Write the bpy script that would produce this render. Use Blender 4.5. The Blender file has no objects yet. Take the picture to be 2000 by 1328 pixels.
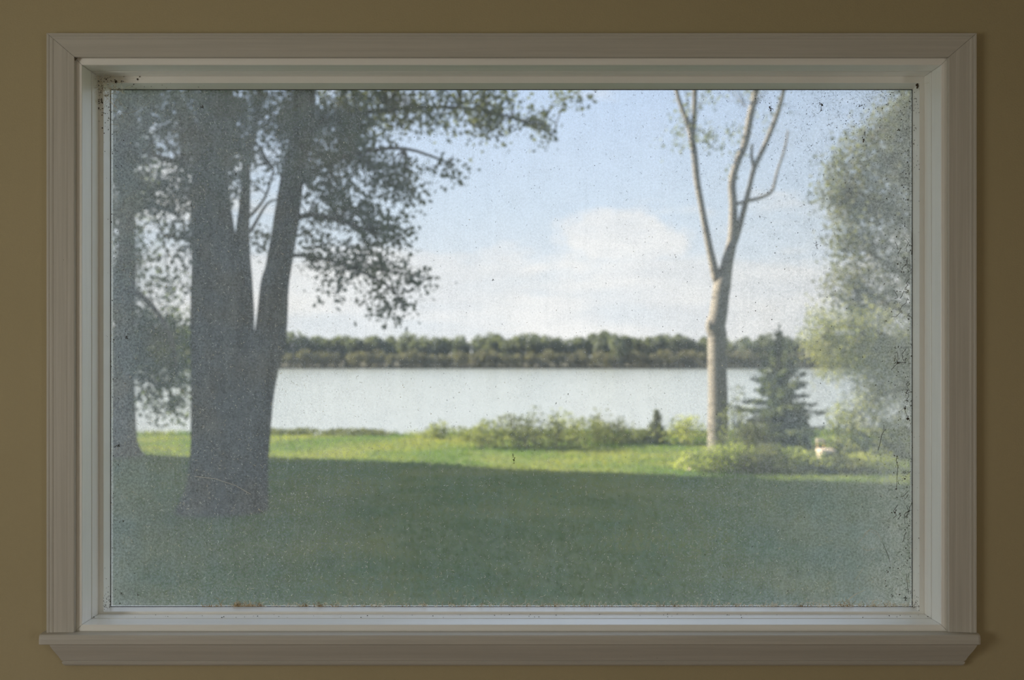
import bpy, bmesh, math, random
import numpy as np
from mathutils import Vector, Matrix
rnd = random.Random(7)
rng = np.random.default_rng(11)
COL = bpy.context.scene.collection
SC = bpy.context.scene

# ---------------------------------------------------------------- camera
F = 1944.4            # focal length in pixels of the 2000 px wide photograph (35 mm lens)
CX, HY = 1000.0, 690.0
CAMD, EYE = 2.236, 1.6
cam_d = bpy.data.cameras.new('camera')
cam = bpy.data.objects.new('camera', cam_d); COL.objects.link(cam)
cam.location = (0, -CAMD, EYE); cam.rotation_euler = (math.pi/2, 0, 0)
cam_d.lens = 35; cam_d.sensor_width = 36
cam_d.shift_y = (HY-664.0)/2000.0
cam_d.clip_end = 3000
cam_d.dof.use_dof = True
cam_d.dof.focus_distance = CAMD+0.11
cam_d.dof.aperture_fstop = 3.1
SC.camera = cam

def at(px, py, D):            # point at distance D in front of the eye
    return Vector(((px-CX)/F*D, D-CAMD, EYE-(py-HY)/F*D))
GZ = -0.9
def ground(px, py):           # point of the lawn
    return at(px, py, (EYE-GZ)*F/(py-HY))

# ---------------------------------------------------------------- colour management
vs = SC.view_settings
vs.view_transform = 'Standard'; vs.look = 'None'; vs.gamma = 1; vs.use_curve_mapping = False
vs.exposure = 0.0
SC.display_settings.display_device = 'sRGB'
SC.cycles.max_bounces = 8; SC.cycles.diffuse_bounces = 5; SC.cycles.transparent_max_bounces = 16
SC.cycles.use_denoising = True
SC.cycles.sample_clamp_indirect = 4

# ---------------------------------------------------------------- node helpers
class NT:
    def __init__(s, tree): s.t = tree; s.n = tree.nodes; s.l = tree.links
    def new(s, typ, **kw):
        nd = s.n.new(typ)
        for k, v in kw.items():
            if k.startswith('i_'):
                nd.inputs[k[2:].replace('_', ' ')].default_value = v
            else: setattr(nd, k, v)
        return nd
    def link(s, a, b): s.l.new(a, b)
    def put(s, sock, v):
        if isinstance(v, (int, float)): sock.default_value = v
        elif isinstance(v, (tuple, list)):
            sock.default_value = tuple(v) if len(v) == len(sock.default_value) else tuple(v)+(1,)
        else: s.l.new(v, sock)
    def math(s, op, a, b=None, c=None, clamp=False):
        nd = s.new('ShaderNodeMath', operation=op, use_clamp=clamp)
        s.put(nd.inputs[0], a)
        if b is not None: s.put(nd.inputs[1], b)
        if c is not None: s.put(nd.inputs[2], c)
        return nd.outputs[0]
    def mixc(s, f, a, b, typ='MIX'):
        nd = s.new('ShaderNodeMix', data_type='RGBA', blend_type=typ)
        s.put(nd.inputs[0], f); s.put(nd.inputs[6], a); s.put(nd.inputs[7], b)
        return nd.outputs[2]
    def step(s, v, lo, hi, a=0.0, b=1.0):
        nd = s.new('ShaderNodeMapRange', interpolation_type='SMOOTHSTEP')
        s.put(nd.inputs[0], v); s.put(nd.inputs[1], lo); s.put(nd.inputs[2], hi)
        s.put(nd.inputs[3], a); s.put(nd.inputs[4], b)
        return nd.outputs[0]
    def noise(s, vec, scale, detail=2, rough=.5, dist=0.0):
        nd = s.new('ShaderNodeTexNoise'); s.put(nd.inputs['Vector'], vec)
        nd.inputs['Scale'].default_value = scale; nd.inputs['Detail'].default_value = detail
        nd.inputs['Roughness'].default_value = rough; nd.inputs['Distortion'].default_value = dist
        return nd.outputs[0]
    def mapping(s, vec, scale=(1,1,1), loc=(0,0,0)):
        nd = s.new('ShaderNodeMapping'); s.put(nd.inputs['Vector'], vec)
        nd.inputs['Scale'].default_value = scale; nd.inputs['Location'].default_value = loc
        return nd.outputs[0]

def mat(name):
    m = bpy.data.materials.new(name); m.use_nodes = True
    m.node_tree.nodes.clear()
    t = NT(m.node_tree); out = t.new('ShaderNodeOutputMaterial')
    return m, t, out

def simple(name, col, col2=None, scale=20, rough=.6, bump=0.0, bscale=None, stretch=(1,1,1), spec=.3):
    m, t, out = mat(name)
    b = t.new('ShaderNodeBsdfPrincipled'); b.inputs['Roughness'].default_value = rough
    b.inputs['Specular IOR Level'].default_value = spec
    co = t.new('ShaderNodeTexCoord').outputs['Object']
    v = t.mapping(co, stretch)
    n = t.noise(v, scale, 4)
    c = t.mixc(t.step(n, .35, .65), col, col2 or col)
    t.link(c, b.inputs['Base Color'])
    if bump:
        bp = t.new('ShaderNodeBump'); bp.inputs['Strength'].default_value = bump; bp.inputs['Distance'].default_value = .02
        t.put(bp.inputs['Height'], t.noise(v, bscale or scale, 4)); t.link(bp.outputs[0], b.inputs['Normal'])
    t.link(b.outputs[0], out.inputs[0])
    return m

# ---------------------------------------------------------------- sky
w = bpy.data.worlds.new('sky'); SC.world = w; w.use_nodes = True
w.node_tree.nodes.clear(); t = NT(w.node_tree)
co = t.new('ShaderNodeTexCoord').outputs['Generated']
sep = t.new('ShaderNodeSeparateXYZ'); t.link(co, sep.inputs[0])
z = t.math('MAXIMUM', sep.outputs[2], 0.0)
ramp = t.new('ShaderNodeValToRGB'); t.link(z, ramp.inputs[0])
e = ramp.color_ramp.elements
e[0].position = 0.0; e[0].color = (.80, .82, .84, 1)
e[1].position = 1.0; e[1].color = (.54, .63, .80, 1)
for p, c in ((.07, (.76, .81, .86)), (.14, (.64, .74, .86)), (.26, (.54, .67, .89)), (.5, (.54, .64, .82))):
    q = e.new(p); q.color = c+(1,)
v = t.mapping(co, (2.2, 2.2, 9.0), (.35, .1, .13))
n1 = t.noise(v, 1.6, 7, .55, .3)
lim = t.step(z, .05, .13, .42, .545)            # the low sky is nearly all cloud
cl = t.step(t.math('SUBTRACT', n1, lim), -.03, .09)
# the cumulus over the far shore
cm = t.new('ShaderNodeVectorMath', operation='DISTANCE')
vv = t.mapping(co, (1, 1, 2.4)); t.link(vv, cm.inputs[0])
d0 = Vector((205, F, 690-462)).normalized(); cm.inputs[1].default_value = (d0.x, d0.y, d0.z*2.4)
puff = t.math('ADD', cm.outputs['Value'], t.math('MULTIPLY', t.math('SUBTRACT', t.noise(co, 22, 5, .6), .5), .10))
cl = t.math('MAXIMUM', cl, t.step(puff, .078, .050))
cc = t.mixc(t.step(t.noise(v, 3.1, 4), .35, .7), (.80, .81, .83), (.94, .92, .90))
sky = t.mixc(t.math('MULTIPLY', cl, .85), ramp.outputs[0], cc)
bg = t.new('ShaderNodeBackground'); t.link(sky, bg.inputs[0]); bg.inputs[1].default_value = 1.24
wo = t.new('ShaderNodeOutputWorld'); t.link(bg.outputs[0], wo.inputs[0])

# ---------------------------------------------------------------- sun and the fill lights added to the room
A_sh, B_sh = ground(270, 888), ground(1782, 948)      # the shade edge on the lawn
dirv = Vector((B_sh.x-A_sh.x, B_sh.y-A_sh.y, 0)).normalized()
ELEV = math.radians(24.5)
sun_dir = Vector((dirv.x*math.cos(ELEV), dirv.y*math.cos(ELEV), -math.sin(ELEV)))
sd = bpy.data.lights.new('sun', 'SUN'); sd.energy = 23; sd.angle = math.radians(.4); sd.color = (1, .84, .62)
so = bpy.data.objects.new('sun', sd); COL.objects.link(so)
so.rotation_euler = sun_dir.to_track_quat('-Z', 'Y').to_euler(); so.location = (-30, 10, 30)
def area(name, loc, rot, sx, sy, power, col):
    l = bpy.data.lights.new(name, 'AREA'); l.shape = 'RECTANGLE'; l.size = sx; l.size_y = sy
    l.energy = power; l.color = col
    o = bpy.data.objects.new(name, l); COL.objects.link(o); o.location = loc; o.rotation_euler = rot
    return o
area('left_fill_light', (-3.02, -2.6, 1.45), (0, -math.pi/2, 0), 1.3, 1.5, 34, (1, .985, .95))  # added area light at the left wall opening, brightens the room
area('right_fill_light', (2.98, -3.6, 1.1), (0, math.pi/2, 0), 2.0, .9, 18, (1, .97, .93))  # added fill by the solid right wall, softens the shade there

# ---------------------------------------------------------------- object helpers
def link(o, parent=None):
    COL.objects.link(o)
    if parent is not None: o.parent = parent
    return o
def tag(o, label=None, cat=None, group=None, kind=None):
    if label: o['label'] = label
    if cat: o['category'] = cat
    if group: o['group'] = group
    if kind: o['kind'] = kind
    return o
def empty(name, loc=(0,0,0)):
    o = bpy.data.objects.new(name, None); o.location = loc; o.empty_display_size = .1
    return link(o)
def mesh(name, verts, faces, m, parent=None, smooth=False, origin=None):
    me = bpy.data.meshes.new(name)
    me.from_pydata([tuple(v) for v in verts], [], faces); me.update()
    if m is not None: me.materials.append(m)
    if smooth: me.shade_smooth()
    o = bpy.data.objects.new(name, me); link(o, parent)
    if parent is not None: o.location = -parent.location if parent.parent is None else (0,0,0)   # coordinates given in world space
    return o
def fixn(o):
    bm = bmesh.new(); bm.from_mesh(o.data); bmesh.ops.recalc_face_normals(bm, faces=bm.faces); bm.to_mesh(o.data); bm.free()
    return o
def box(name, a, b, m, parent=None, bev=0.0):
    x0,y0,z0 = a; x1,y1,z1 = b
    vs_ = [(x0,y0,z0),(x1,y0,z0),(x1,y1,z0),(x0,y1,z0),(x0,y0,z1),(x1,y0,z1),(x1,y1,z1),(x0,y1,z1)]
    f = [(0,3,2,1),(4,5,6,7),(0,1,5,4),(1,2,6,5),(2,3,7,6),(3,0,4,7)]
    o = mesh(name, vs_, f, m, parent)
    if bev:
        bm = bmesh.new(); bm.from_mesh(o.data)
        bmesh.ops.bevel(bm, geom=list(bm.edges), offset=bev, segments=2, affect='EDGES'); bm.to_mesh(o.data); bm.free()
    return o

# ---------------------------------------------------------------- materials: interior
def paint(name, c1, c2, streak=(1,1,60), rough=.45, spec=.35, coat=0.0):
    m, t, out = mat(name)
    b = t.new('ShaderNodeBsdfPrincipled'); b.inputs['Roughness'].default_value = rough; b.inputs['Specular IOR Level'].default_value = spec; b.inputs['Coat Weight'].default_value = coat; b.inputs['Coat Roughness'].default_value = .3
    co = t.new('ShaderNodeTexCoord').outputs['Object']
    n = t.noise(t.mapping(co, streak), 3.0, 5, .6)
    c = t.mixc(t.step(n, .3, .7), c1, c2)
    # fly specks and scuffs
    sp = t.new('ShaderNodeTexVoronoi'); sp.inputs['Scale'].default_value = 34; t.link(co, sp.inputs['Vector'])
    rndc = t.new('ShaderNodeSeparateColor'); t.link(sp.outputs['Color'], rndc.inputs[0])
    s = t.math('MULTIPLY', t.math('GREATER_THAN', rndc.outputs[0], .972), t.step(sp.outputs['Distance'], .035, .015))
    c = t.mixc(s, c, (.05, .04, .03))
    t.link(c, b.inputs['Base Color'])
    bp = t.new('ShaderNodeBump'); bp.inputs['Strength'].default_value = .12; bp.inputs['Distance'].default_value = .002
    t.put(bp.inputs['Height'], t.noise(t.mapping(co, streak), 9, 3)); t.link(bp.outputs[0], b.inputs['Normal'])
    t.link(b.outputs[0], out.inputs[0])
    return m
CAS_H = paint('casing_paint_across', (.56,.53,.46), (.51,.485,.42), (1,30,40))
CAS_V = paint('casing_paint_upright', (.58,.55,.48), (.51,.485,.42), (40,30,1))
JMB_H = paint('jamb_paint_across', (.93,.92,.86), (.88,.87,.81), (1,20,20), .35, .7, .6)
JMB_V = paint('jamb_paint_upright', (.93,.92,.86), (.88,.87,.81), (20,20,1), .35, .7, .6)
VINYL = paint('sash_paint', (.92,.91,.85), (.87,.86,.80), (2,2,2), .35, .7, .6)
WALL = simple('olive_tan_wall_paint', (.46,.385,.225), (.43,.36,.205), 1.1, .75, .12, 260)
CEIL = simple('white_ceiling_paint', (.75,.73,.68), (.72,.70,.65), 2, .8, .1, 120)
FLOOR = simple('brown_floor_boards', (.22,.13,.07), (.16,.09,.05), 3, .4, .1, 20, (1,8,1))
GASK = simple('black_gasket', (.012,.014,.016), None, 5, .5)

# ---------------------------------------------------------------- the room
# opening in the wall
RX0, RX1 = at(160,0,CAMD-.004).x, at(1838,0,CAMD-.004).x
RZ1, RZ0 = at(0,127,CAMD-.004).z, at(0,1220,CAMD-.004).z
WO = .016
hx0, hx1, hz0, hz1 = RX0-WO, RX1+WO, RZ0-WO, RZ1+WO
def wall_with_hole(name, axis, c0, c1, a0, a1, z0, z1, h, m):
    """slab between c0 and c1 along the axis, spanning a0..a1 and z0..z1, with a hole h=(a,b,za,zb)"""
    A = [a0, h[0], h[1], a1]; Z = [z0, h[2], h[3], z1]; V = []; Fc = []
    def p(a, z, c): return (a, c, z) if axis == 'y' else (c, a, z)
    for c in (c0, c1):
        for z_ in Z:
            for a in A: V.append(p(a, z_, c))
    for k in (0, 16):
        for i in range(3):
            for j in range(3):
                if i == 1 and j == 1: continue
                q = k+j*4+i; Fc.append((q, q+1, q+5, q+4))
    ring_o = [0,1,2,3,7,11,15,14,13,12,8,4]; ring_i = [5,6,10,9]
    for R in (ring_o, ring_i):
        for i in range(len(R)):
            a, b = R[i], R[(i+1) % len(R)]; Fc.append((a, b, b+16, a+16))
    return tag(fixn(mesh(name, V, Fc, m)), kind='structure')
tag(wall_with_hole('wall_back', 'y', 0, .17, -3.15, 3.15, 0, 2.75, (hx0, hx1, hz0, hz1), WALL), 'olive tan painted wall around the picture window')
wall_with_hole('wall_left', 'x', -3.15, -3.0, -5.0, 0, 0, 2.75, (-3.4, -1.8, .8, 2.1), WALL)
tag(box('wall_right', (3.0,-5.0,0), (3.15,0,2.75), WALL), kind='structure')
tag(box('wall_front', (-3.15,-5.15,0), (3.15,-5.0,2.75), WALL), kind='structure')
tag(box('ceiling', (-3.15,-5.15,2.75), (3.15,.17,2.9), CEIL), kind='structure')
tag(box('floor', (-3.15,-5.15,-.15), (3.15,.17,0), FLOOR), kind='structure')
# plain footing under the house down to the lawn
tag(box('trim_1', (-3.15,-5.15,-.95), (3.15,.17,-.15), simple('concrete_footing', (.35,.34,.32), (.28,.27,.25), 6, .9)), 'concrete footing below the room', kind='structure')

# ---------------------------------------------------------------- the window
win = tag(empty('window_1', (0, 0, EYE)), 'large picture window in the olive wall with white painted casing and dirty glass', kind='structure')
def ring(name, prof, rect, sides, mats, kz=1.0, gap=.0004, leg_z=None, labels=None):
    """mitred lengths of one moulding round an opening; prof = (outward offset, depth)"""
    x0, x1, z0, z1 = rect; out = {}
    n = len(prof)
    for s in sides:
        E = [[], []]
        for (u, y) in prof:
            uz = u*kz
            if s == 'left':   E[0].append((x0-u, y, (z0-uz+gap) if leg_z is None else leg_z)); E[1].append((x0-u, y, z1+uz-gap))
            if s == 'right':  E[0].append((x1+u, y, (z0-uz+gap) if leg_z is None else leg_z)); E[1].append((x1+u, y, z1+uz-gap))
            if s == 'top':    E[0].append((x0-u+gap, y, z1+uz)); E[1].append((x1+u-gap, y, z1+uz))
            if s == 'bottom': E[0].append((x0-u+gap, y, z0-uz)); E[1].append((x1+u-gap, y, z0-uz))
        V = E[0]+E[1]
        Fc = [tuple(range(n)), tuple(range(n, 2*n))]+[(i, (i+1) % n, n+(i+1) % n, n+i) for i in range(n)]
        o = fixn(mesh(name, V, Fc, mats[0] if s in ('left', 'right') else mats[1], win))
        out[s] = o
    return out
CI0, CI1 = at(146.5,0,CAMD-.012).x, at(1852,0,CAMD-.012).x
CZ1 = at(0,112,CAMD-.012).z
STZ = at(0,1240,CAMD-.035).z         # top of the stool
cprof = [(0,-.0015),(0,-.0125),(.0010,-.0142),(.0022,-.0146),(.016,-.0150),(.0168,-.0154),(.046,-.0170),(.0470,-.0180),(.0515,-.0184),(.0525,-.0176),(.0545,-.0176),(.0555,-.0186),(.0600,-.0186),(.0613,-.0172),(.0613,-.0005)]
ring('casing', cprof, (CI0, CI1, RZ0, CZ1), ('left','right','top'), (CAS_V, CAS_H), kz=.86, leg_z=STZ+.0003)
ring('jamb', [(0,-.003),(.001,-.004),(.0155,-.004),(.0155,.046),(0,.046)], (RX0, RX1, RZ0, RZ1), ('left','right','top','bottom'), (JMB_V, JMB_H))
i_ = .0008
ring('groove_liner', [(.003,.0455),(.006,.0455),(.006,.049),(.003,.049)], (RX0, RX1, RZ0, RZ1), ('left','right','top','bottom'), (GASK, GASK))
ring('stop', [(0,.0495),(.001,.0485),(.0155,.0485),(.0155,.0845),(0,.0845)], (RX0+i_, RX1-i_, RZ0+i_, RZ1-i_), ('left','right','top','bottom'), (JMB_V, JMB_H))
SX0, SX1 = at(202,0,CAMD+.084).x, at(1796,0,CAMD+.084).x
SZ1, SZ0 = at(0,162,CAMD+.084).z, at(0,1194.5,CAMD+.084).z
def rect_ring(name, inner, outer, y_in, y_out_, yb, mats):
    """frame piece whose inner and outer edges are given rectangles (front surface y_in..y_out_, back yb)"""
    for s in ('left','right','top','bottom'):
        a, b, c, d = inner; A, B, C_, D_ = outer
        P = {'left': ((a,c),(a,d),(A,D_),(A,C_)), 'right': ((b,c),(b,d),(B,D_),(B,C_)), 'top': ((a,d),(b,d),(B,D_),(A,D_)), 'bottom': ((a,c),(b,c),(B,C_),(A,C_))}[s]
        ys = (y_in, y_in, y_out_, y_out_)
        V = [(p[0], y_, p[1]) for p, y_ in zip(P, ys)]+[(p[0], yb, p[1]) for p in P]
        fixn(mesh(name, V, [(0,1,2,3),(4,5,6,7),(0,1,5,4),(1,2,6,5),(2,3,7,6),(3,0,4,7)], mats[0] if s in ('left','right') else mats[1], win))
GY = .122
GX0, GX1 = at(216,0,CAMD+GY).x, at(1782,0,CAMD+GY).x
GZ1, GZ0 = at(0,175,CAMD+GY).z, at(0,1185,CAMD+GY).z
rect_ring('sash_rail', (SX0, SX1, SZ0, SZ1), (RX0-.004, RX1+.004, RZ0-.004, RZ1+.004),   .0848, .0848, .140, (VINYL, VINYL))
rect_ring('glazing_bead', (GX0, GX1, GZ0, GZ1), (SX0, SX1, SZ0, SZ1), GY-.0015, .0850, GY-.001, (VINYL, VINYL))
rect_ring('gasket', (GX0+.0014, GX1-.0014, GZ0+.0012, GZ1-.0014), (GX0-.003, GX1+.003, GZ0-.003, GZ1+.003), GY-.001, GY-.001, GY-.0002, (GASK, GASK))

# stool (inner sill board) with eased nose, and the cove apron with returned ends
s0, s1 = at(75,0,CAMD-.034).x, at(1916,0,CAMD-.034).x
zt, zb = STZ, at(0,1259,CAMD-.034).z
stool_prof = [(0.0,zt),(-.030,zt),(-.0335,zt-.0012),(-.0355,zt-.0045),(-.0362,zt-.010),(-.0362,zb+.0015),(-.0350,zb),(0.0,zb)]
V = []; Fc = []
insets = [(.006,0.0),(.0015,.002),(0,.006)]
xs = [s0, s0+.0015, s0+.006, s1-.006, s1-.0015, s1]
for x, k in zip(xs, (.006, .0015, 0, 0, .0015, .006)):
    for (y, z_) in stool_prof: V.append((x, min(0.0, y+k) if y < -.02 else y, z_))
n = len(stool_prof)
for i in range(len(xs)-1):
    for j in range(n): Fc.append((i*n+j, i*n+(j+1) % n, (i+1)*n+(j+1) % n, (i+1)*n+j))
Fc += [tuple(range(n)), tuple(range((len(xs)-1)*n, len(xs)*n))]
V = [(x, y-.0003, z_) for x, y, z_ in V]
o = fixn(mesh('window_sill', V, Fc, CAS_H, win))
# tongue of the stool into the opening under the jamb
hz_apr = [(1259.5,.0335),(1262,.0325),(1266,.0305),(1271,.0275),(1276,.0240),(1281,.0205),(1286,.0175),(1290,.0155),(1290.8,.0130),(1292,.0130),(1292.8,.0150),(1296,.0140),(1299,.0115),(1299.6,.0095)]
xe0, xe1 = at(125.5,0,CAMD-.012).x, at(1880,0,CAMD-.012).x
V = []; Fc = []
for (py, o_) in hz_apr:
    z_ = at(0, py, CAMD-o_).z; k = (o_-.0105)*1.0
    V += [(xe0-k, -.0003, z_), (xe0-k, -o_, z_), (xe1+k, -o_, z_), (xe1+k, -.0003, z_)]
for i in range(len(hz_apr)-1):
    for j in range(4): Fc.append((i*4+j, i*4+(j+1) % 4, i*4+4+(j+1) % 4, i*4+4+j))
Fc += [(0,1,2,3), tuple(range(len(V)-4, len(V)))]
fixn(mesh('apron', V, Fc, CAS_H, win))

# ---- glass pane with its film of grime
def dirty_glass():
    m, t, out = mat('grimy_window_glass')
    tc = t.new('ShaderNodeTexCoord').outputs['Object']
    sp = t.new('ShaderNodeSeparateXYZ'); t.link(tc, sp.inputs[0])
    X, Z = sp.outputs[0], sp.outputs[2]
    W2, T, B_ = (GX1-GX0)/2, GZ1-EYE, GZ0-EYE
    cx = (GX0+GX1)/2
    dl = t.math('SUBTRACT', X, GX0); dr = t.math('SUBTRACT', GX1, X)
    dt = t.math('SUBTRACT', T, Z); db = t.math('SUBTRACT', Z, B_)
    big = t.noise(tc, 3.2, 4, .6)
    mid = t.noise(tc, 22, 4, .6)
    streak = t.noise(t.mapping(tc, (30, 1, 1.6)), 2.2, 5, .6)
    streak2 = t.noise(t.mapping(tc, (110, 1, 3.0)), 1.6, 3, .6)
    fine = t.noise(tc, 190, 3, .65)
    wob = t.math('MULTIPLY', t.math('SUBTRACT', mid, .5), .10)
    def edge(d, width, amt):
        return t.step(t.math('ADD', d, wob), 0.0, width, amt, 0.0)
    f = t.math('MULTIPLY_ADD', big, .11, -.035)
    f = t.math('MULTIPLY_ADD', t.step(streak, .35, .75), .045, f)
    f = t.math('MULTIPLY_ADD', t.step(streak2, .52, .75), t.step(db, .15, .8, .17, .035), f)
    edges = t.math('ADD', edge(dl, .13, .12), edge(dr, .15, .24))
    edges = t.math('ADD', edges, edge(dt, .30, .16))
    edges = t.math('ADD', edges, edge(db, .24, .07))
    edges = t.math('ADD', edges, edge(db, .035, .16))
    edges = t.math('ADD', edges, t.step(dl, .1, .75, .14, 0.0))
    trc = t.math('MULTIPLY', t.step(dr, .05, .75, 1.0, 0.0), t.step(dt, .05, .5, 1.0, 0.0))
    edges = t.math('MULTIPLY_ADD', trc, .22, edges)
    f = t.math('ADD', f, edges)
    f = t.math('MULTIPLY', f, t.step(fine, .32, .68, .70, 1.30))
    # curly fibres and grit in the film
    r = t.noise(tc, 210, 2, .5, 1.6)
    rid = t.step(t.math('ABSOLUTE', t.math('SUBTRACT', r, .5)), .030, .008)
    patch = t.step(t.noise(tc, 34, 3, .6), .40, .58)
    amt = t.math('MULTIPLY_ADD', edges, 1.3, .10, clamp=True)
    fib = t.math('MULTIPLY', t.math('MULTIPLY', rid, patch), amt)
    def dots(scale, keep, r0, r1, stretch=(1,1,1)):
        vo = t.new('ShaderNodeTexVoronoi'); vo.inputs['Scale'].default_value = scale
        t.put(vo.inputs['Vector'], t.mapping(tc, stretch))
        c = t.new('ShaderNodeSeparateColor'); t.link(vo.outputs['Color'], c.inputs[0])
        return t.math('MULTIPLY', t.math('GREATER_THAN', c.outputs[0], keep), t.step(vo.outputs['Distance'], r1, r0)), c.outputs[1]
    low = t.step(db, .05, .75, 1.0, .25)
    d1, c1 = dots(170, .78, .14, .32)
    d1 = t.math('MULTIPLY', d1, t.step(t.noise(tc, 9, 3), .38, .60))
    d2, c2 = dots(80, .84, .06, .13, (1,1,.6))
    light = t.math('MAXIMUM', t.math('MULTIPLY', d1, .45), t.math('MULTIPLY', d2, t.math('MULTIPLY_ADD', low, .55, .42)))
    light = t.math('MAXIMUM', light, fib)
    f = t.math('MAXIMUM', f, light)
    f = t.math('MINIMUM', f, .93)
    # brown-black specks, crowded towards the edges
    d3, c3 = dots(70, .985, .05, .13)
    d4, c4 = dots(130, .965, .10, .24)
    em = t.math('ADD', edge(dr, .12, .9), edge(dl, .05, .8))
    em = t.math('ADD', em, t.math('MULTIPLY', trc, .9)); em = t.math('ADD', em, edge(dt, .05, .5)); em = t.math('ADD', em, edge(db, .02, .5), clamp=True)
    vein = t.step(t.math('ABSOLUTE', t.math('SUBTRACT', t.noise(tc, 38, 3, .6, .8), .5)), .010, .003)
    vein = t.math('MULTIPLY', t.math('MULTIPLY', vein, edge(dr, .085, 1.0)), t.step(t.noise(tc, 30, 2), .5, .6))
    dark = t.math('MAXIMUM', t.math('MULTIPLY', d3, t.math('MULTIPLY_ADD', em, .6, .35, clamp=True)), t.math('MULTIPLY', d4, em))
    dark = t.math('MAXIMUM', dark, t.math('MULTIPLY', vein, .85))
    up = t.step(db, .3, .7, .25, 1.0)
    rd = t.step(t.math('ABSOLUTE', t.math('SUBTRACT', t.noise(t.mapping(tc, (1,1,1), (3,0,5)), 190, 2, .5, 1.6), .5)), .030, .008)
    rd = t.math('MULTIPLY', t.math('MULTIPLY', rd, t.step(t.noise(tc, 27, 3, .6), .42, .58)), t.math('MULTIPLY_ADD', edges, 1.1, .02, clamp=True))
    dark = t.math('MAXIMUM', dark, t.math('MULTIPLY', rd, .8))
    dark = t.math('MULTIPLY', dark, up)
    tr = t.new('ShaderNodeBsdfTransparent'); tr.inputs[0].default_value = (.97, .985, .98, 1)
    gl = t.new('ShaderNodeBsdfGlossy'); gl.inputs['Roughness'].default_value = .03
    fr = t.new('ShaderNodeMixShader'); fr.inputs[0].default_value = .04
    t.link(tr.outputs[0], fr.inputs[1]); t.link(gl.outputs[0], fr.inputs[2])
    fc = t.mixc(t.step(t.noise(tc, 12, 3), .35, .65), (.84, .87, .88), (.90, .88, .83))
    fc = t.mixc(t.math('MULTIPLY', edge(dr, .16, .8), 1.0), fc, (.92,.87,.74))
    tl = t.new('ShaderNodeBsdfTranslucent'); t.link(fc, tl.inputs[0])
    df = t.new('ShaderNodeBsdfDiffuse'); df.inputs[0].default_value = (.60, .58, .52, 1)
    film = t.new('ShaderNodeMixShader'); film.inputs[0].default_value = .12
    t.link(tl.outputs[0], film.inputs[1]); t.link(df.outputs[0], film.inputs[2])
    m1 = t.new('ShaderNodeMixShader'); t.link(f, m1.inputs[0]); t.link(fr.outputs[0], m1.inputs[1]); t.link(film.outputs[0], m1.inputs[2])
    dk = t.new('ShaderNodeBsdfDiffuse'); dk.inputs[0].default_value = (.05, .045, .04, 1)
    m2 = t.new('ShaderNodeMixShader'); t.link(dark, m2.inputs[0]); t.link(m1.outputs[0], m2.inputs[1]); t.link(dk.outputs[0], m2.inputs[2])
    t.link(m2.outputs[0], out.inputs[0])
    return m
GLASS = dirty_glass()
pane = mesh('pane', [(GX0-.002,GY,GZ0-.002),(GX1+.002,GY,GZ0-.002),(GX1+.002,GY,GZ1+.002),(GX0-.002,GY,GZ1+.002)], [(0,1,2,3)], GLASS, win)
tag(pane, 'large clear glass pane filmed with dust, streaks and specks')

# ---- grime that has body: clots, crumbs along the bead, cobweb threads
CRUMB = simple('dark_grime', (.035,.028,.02), (.09,.065,.035), 300, .9)
THREAD = simple('pale_web_thread', (.85,.82,.70), (.72,.66,.52), 80, .8)
TWIG = simple('dry_brown_litter', (.26,.18,.09), (.5,.38,.2), 200, .9)
def blobs_mesh(name, items, m, parent, kind='stuff', label=None):
    """small irregular lumps; items = (x,y,z,rx,ry,rz)"""
    base = [(0,-1,0),(0,1,0)]+[(math.cos(k*math.pi/3),0,math.sin(k*math.pi/3)) for k in range(6)]
    bf = [(0,2+k,2+(k+1)%6) for k in range(6)]+[(1,2+(k+1)%6,2+k) for k in range(6)]
    V, Fc = [], []
    for (x,y,z_,a,b,c) in items:
        k = len(V); th = rnd.random()*3.14; ca, sa = math.cos(th), math.sin(th)
        for (p,q,r) in base:
            k_ = rnd.uniform(.62,1.25); p, r = p*a*k_, r*c*k_
            V.append((x+p*ca-r*sa, y+q*b, z_+p*sa+r*ca))
        Fc += [tuple(k+i for i in f) for f in bf]
    return tag(mesh(name, V, Fc, m, parent), label, kind=kind)
def threads_mesh(name, lines, r, m, parent, label=None, taper=False):
    V, Fc = [], []
    for ln in lines:
        k = len(V)
        for i, p in enumerate(ln):
            rr = r*(1-.8*i/len(ln)) if taper else r
            for a in (0, 2.09, 4.19): V.append((p[0]+rr*math.cos(a), p[1]+rr*math.sin(a)*.7, p[2]+rr*math.sin(a)))
        for i in range(len(ln)-1):
            for j in range(3): Fc.append((k+i*3+j, k+i*3+(j+1)%3, k+i*3+3+(j+1)%3, k+i*3+3+j))
    return tag(mesh(name, V, Fc, m, parent), label, kind='stuff')
def gp(px, py, y=GY-.0035): return at(px, py, CAMD+y)
clots = []
def clot(px, py, w, h, y=GY-.0025, n=3):
    if n == 1:
        p = gp(px, py, y); clots.append((p.x, p.y, p.z, w*.0005, .0004, h*.0005)); return
    for _ in range(16):
        p = gp(px+rnd.gauss(0,.22)*w, py+rnd.gauss(0,.25)*h, y)
        q = rnd.uniform(.12, .34); clots.append((p.x, p.y, p.z, max(.6,w*q)*.0006, .0005, max(.6,h*q)*.0006))
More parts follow.
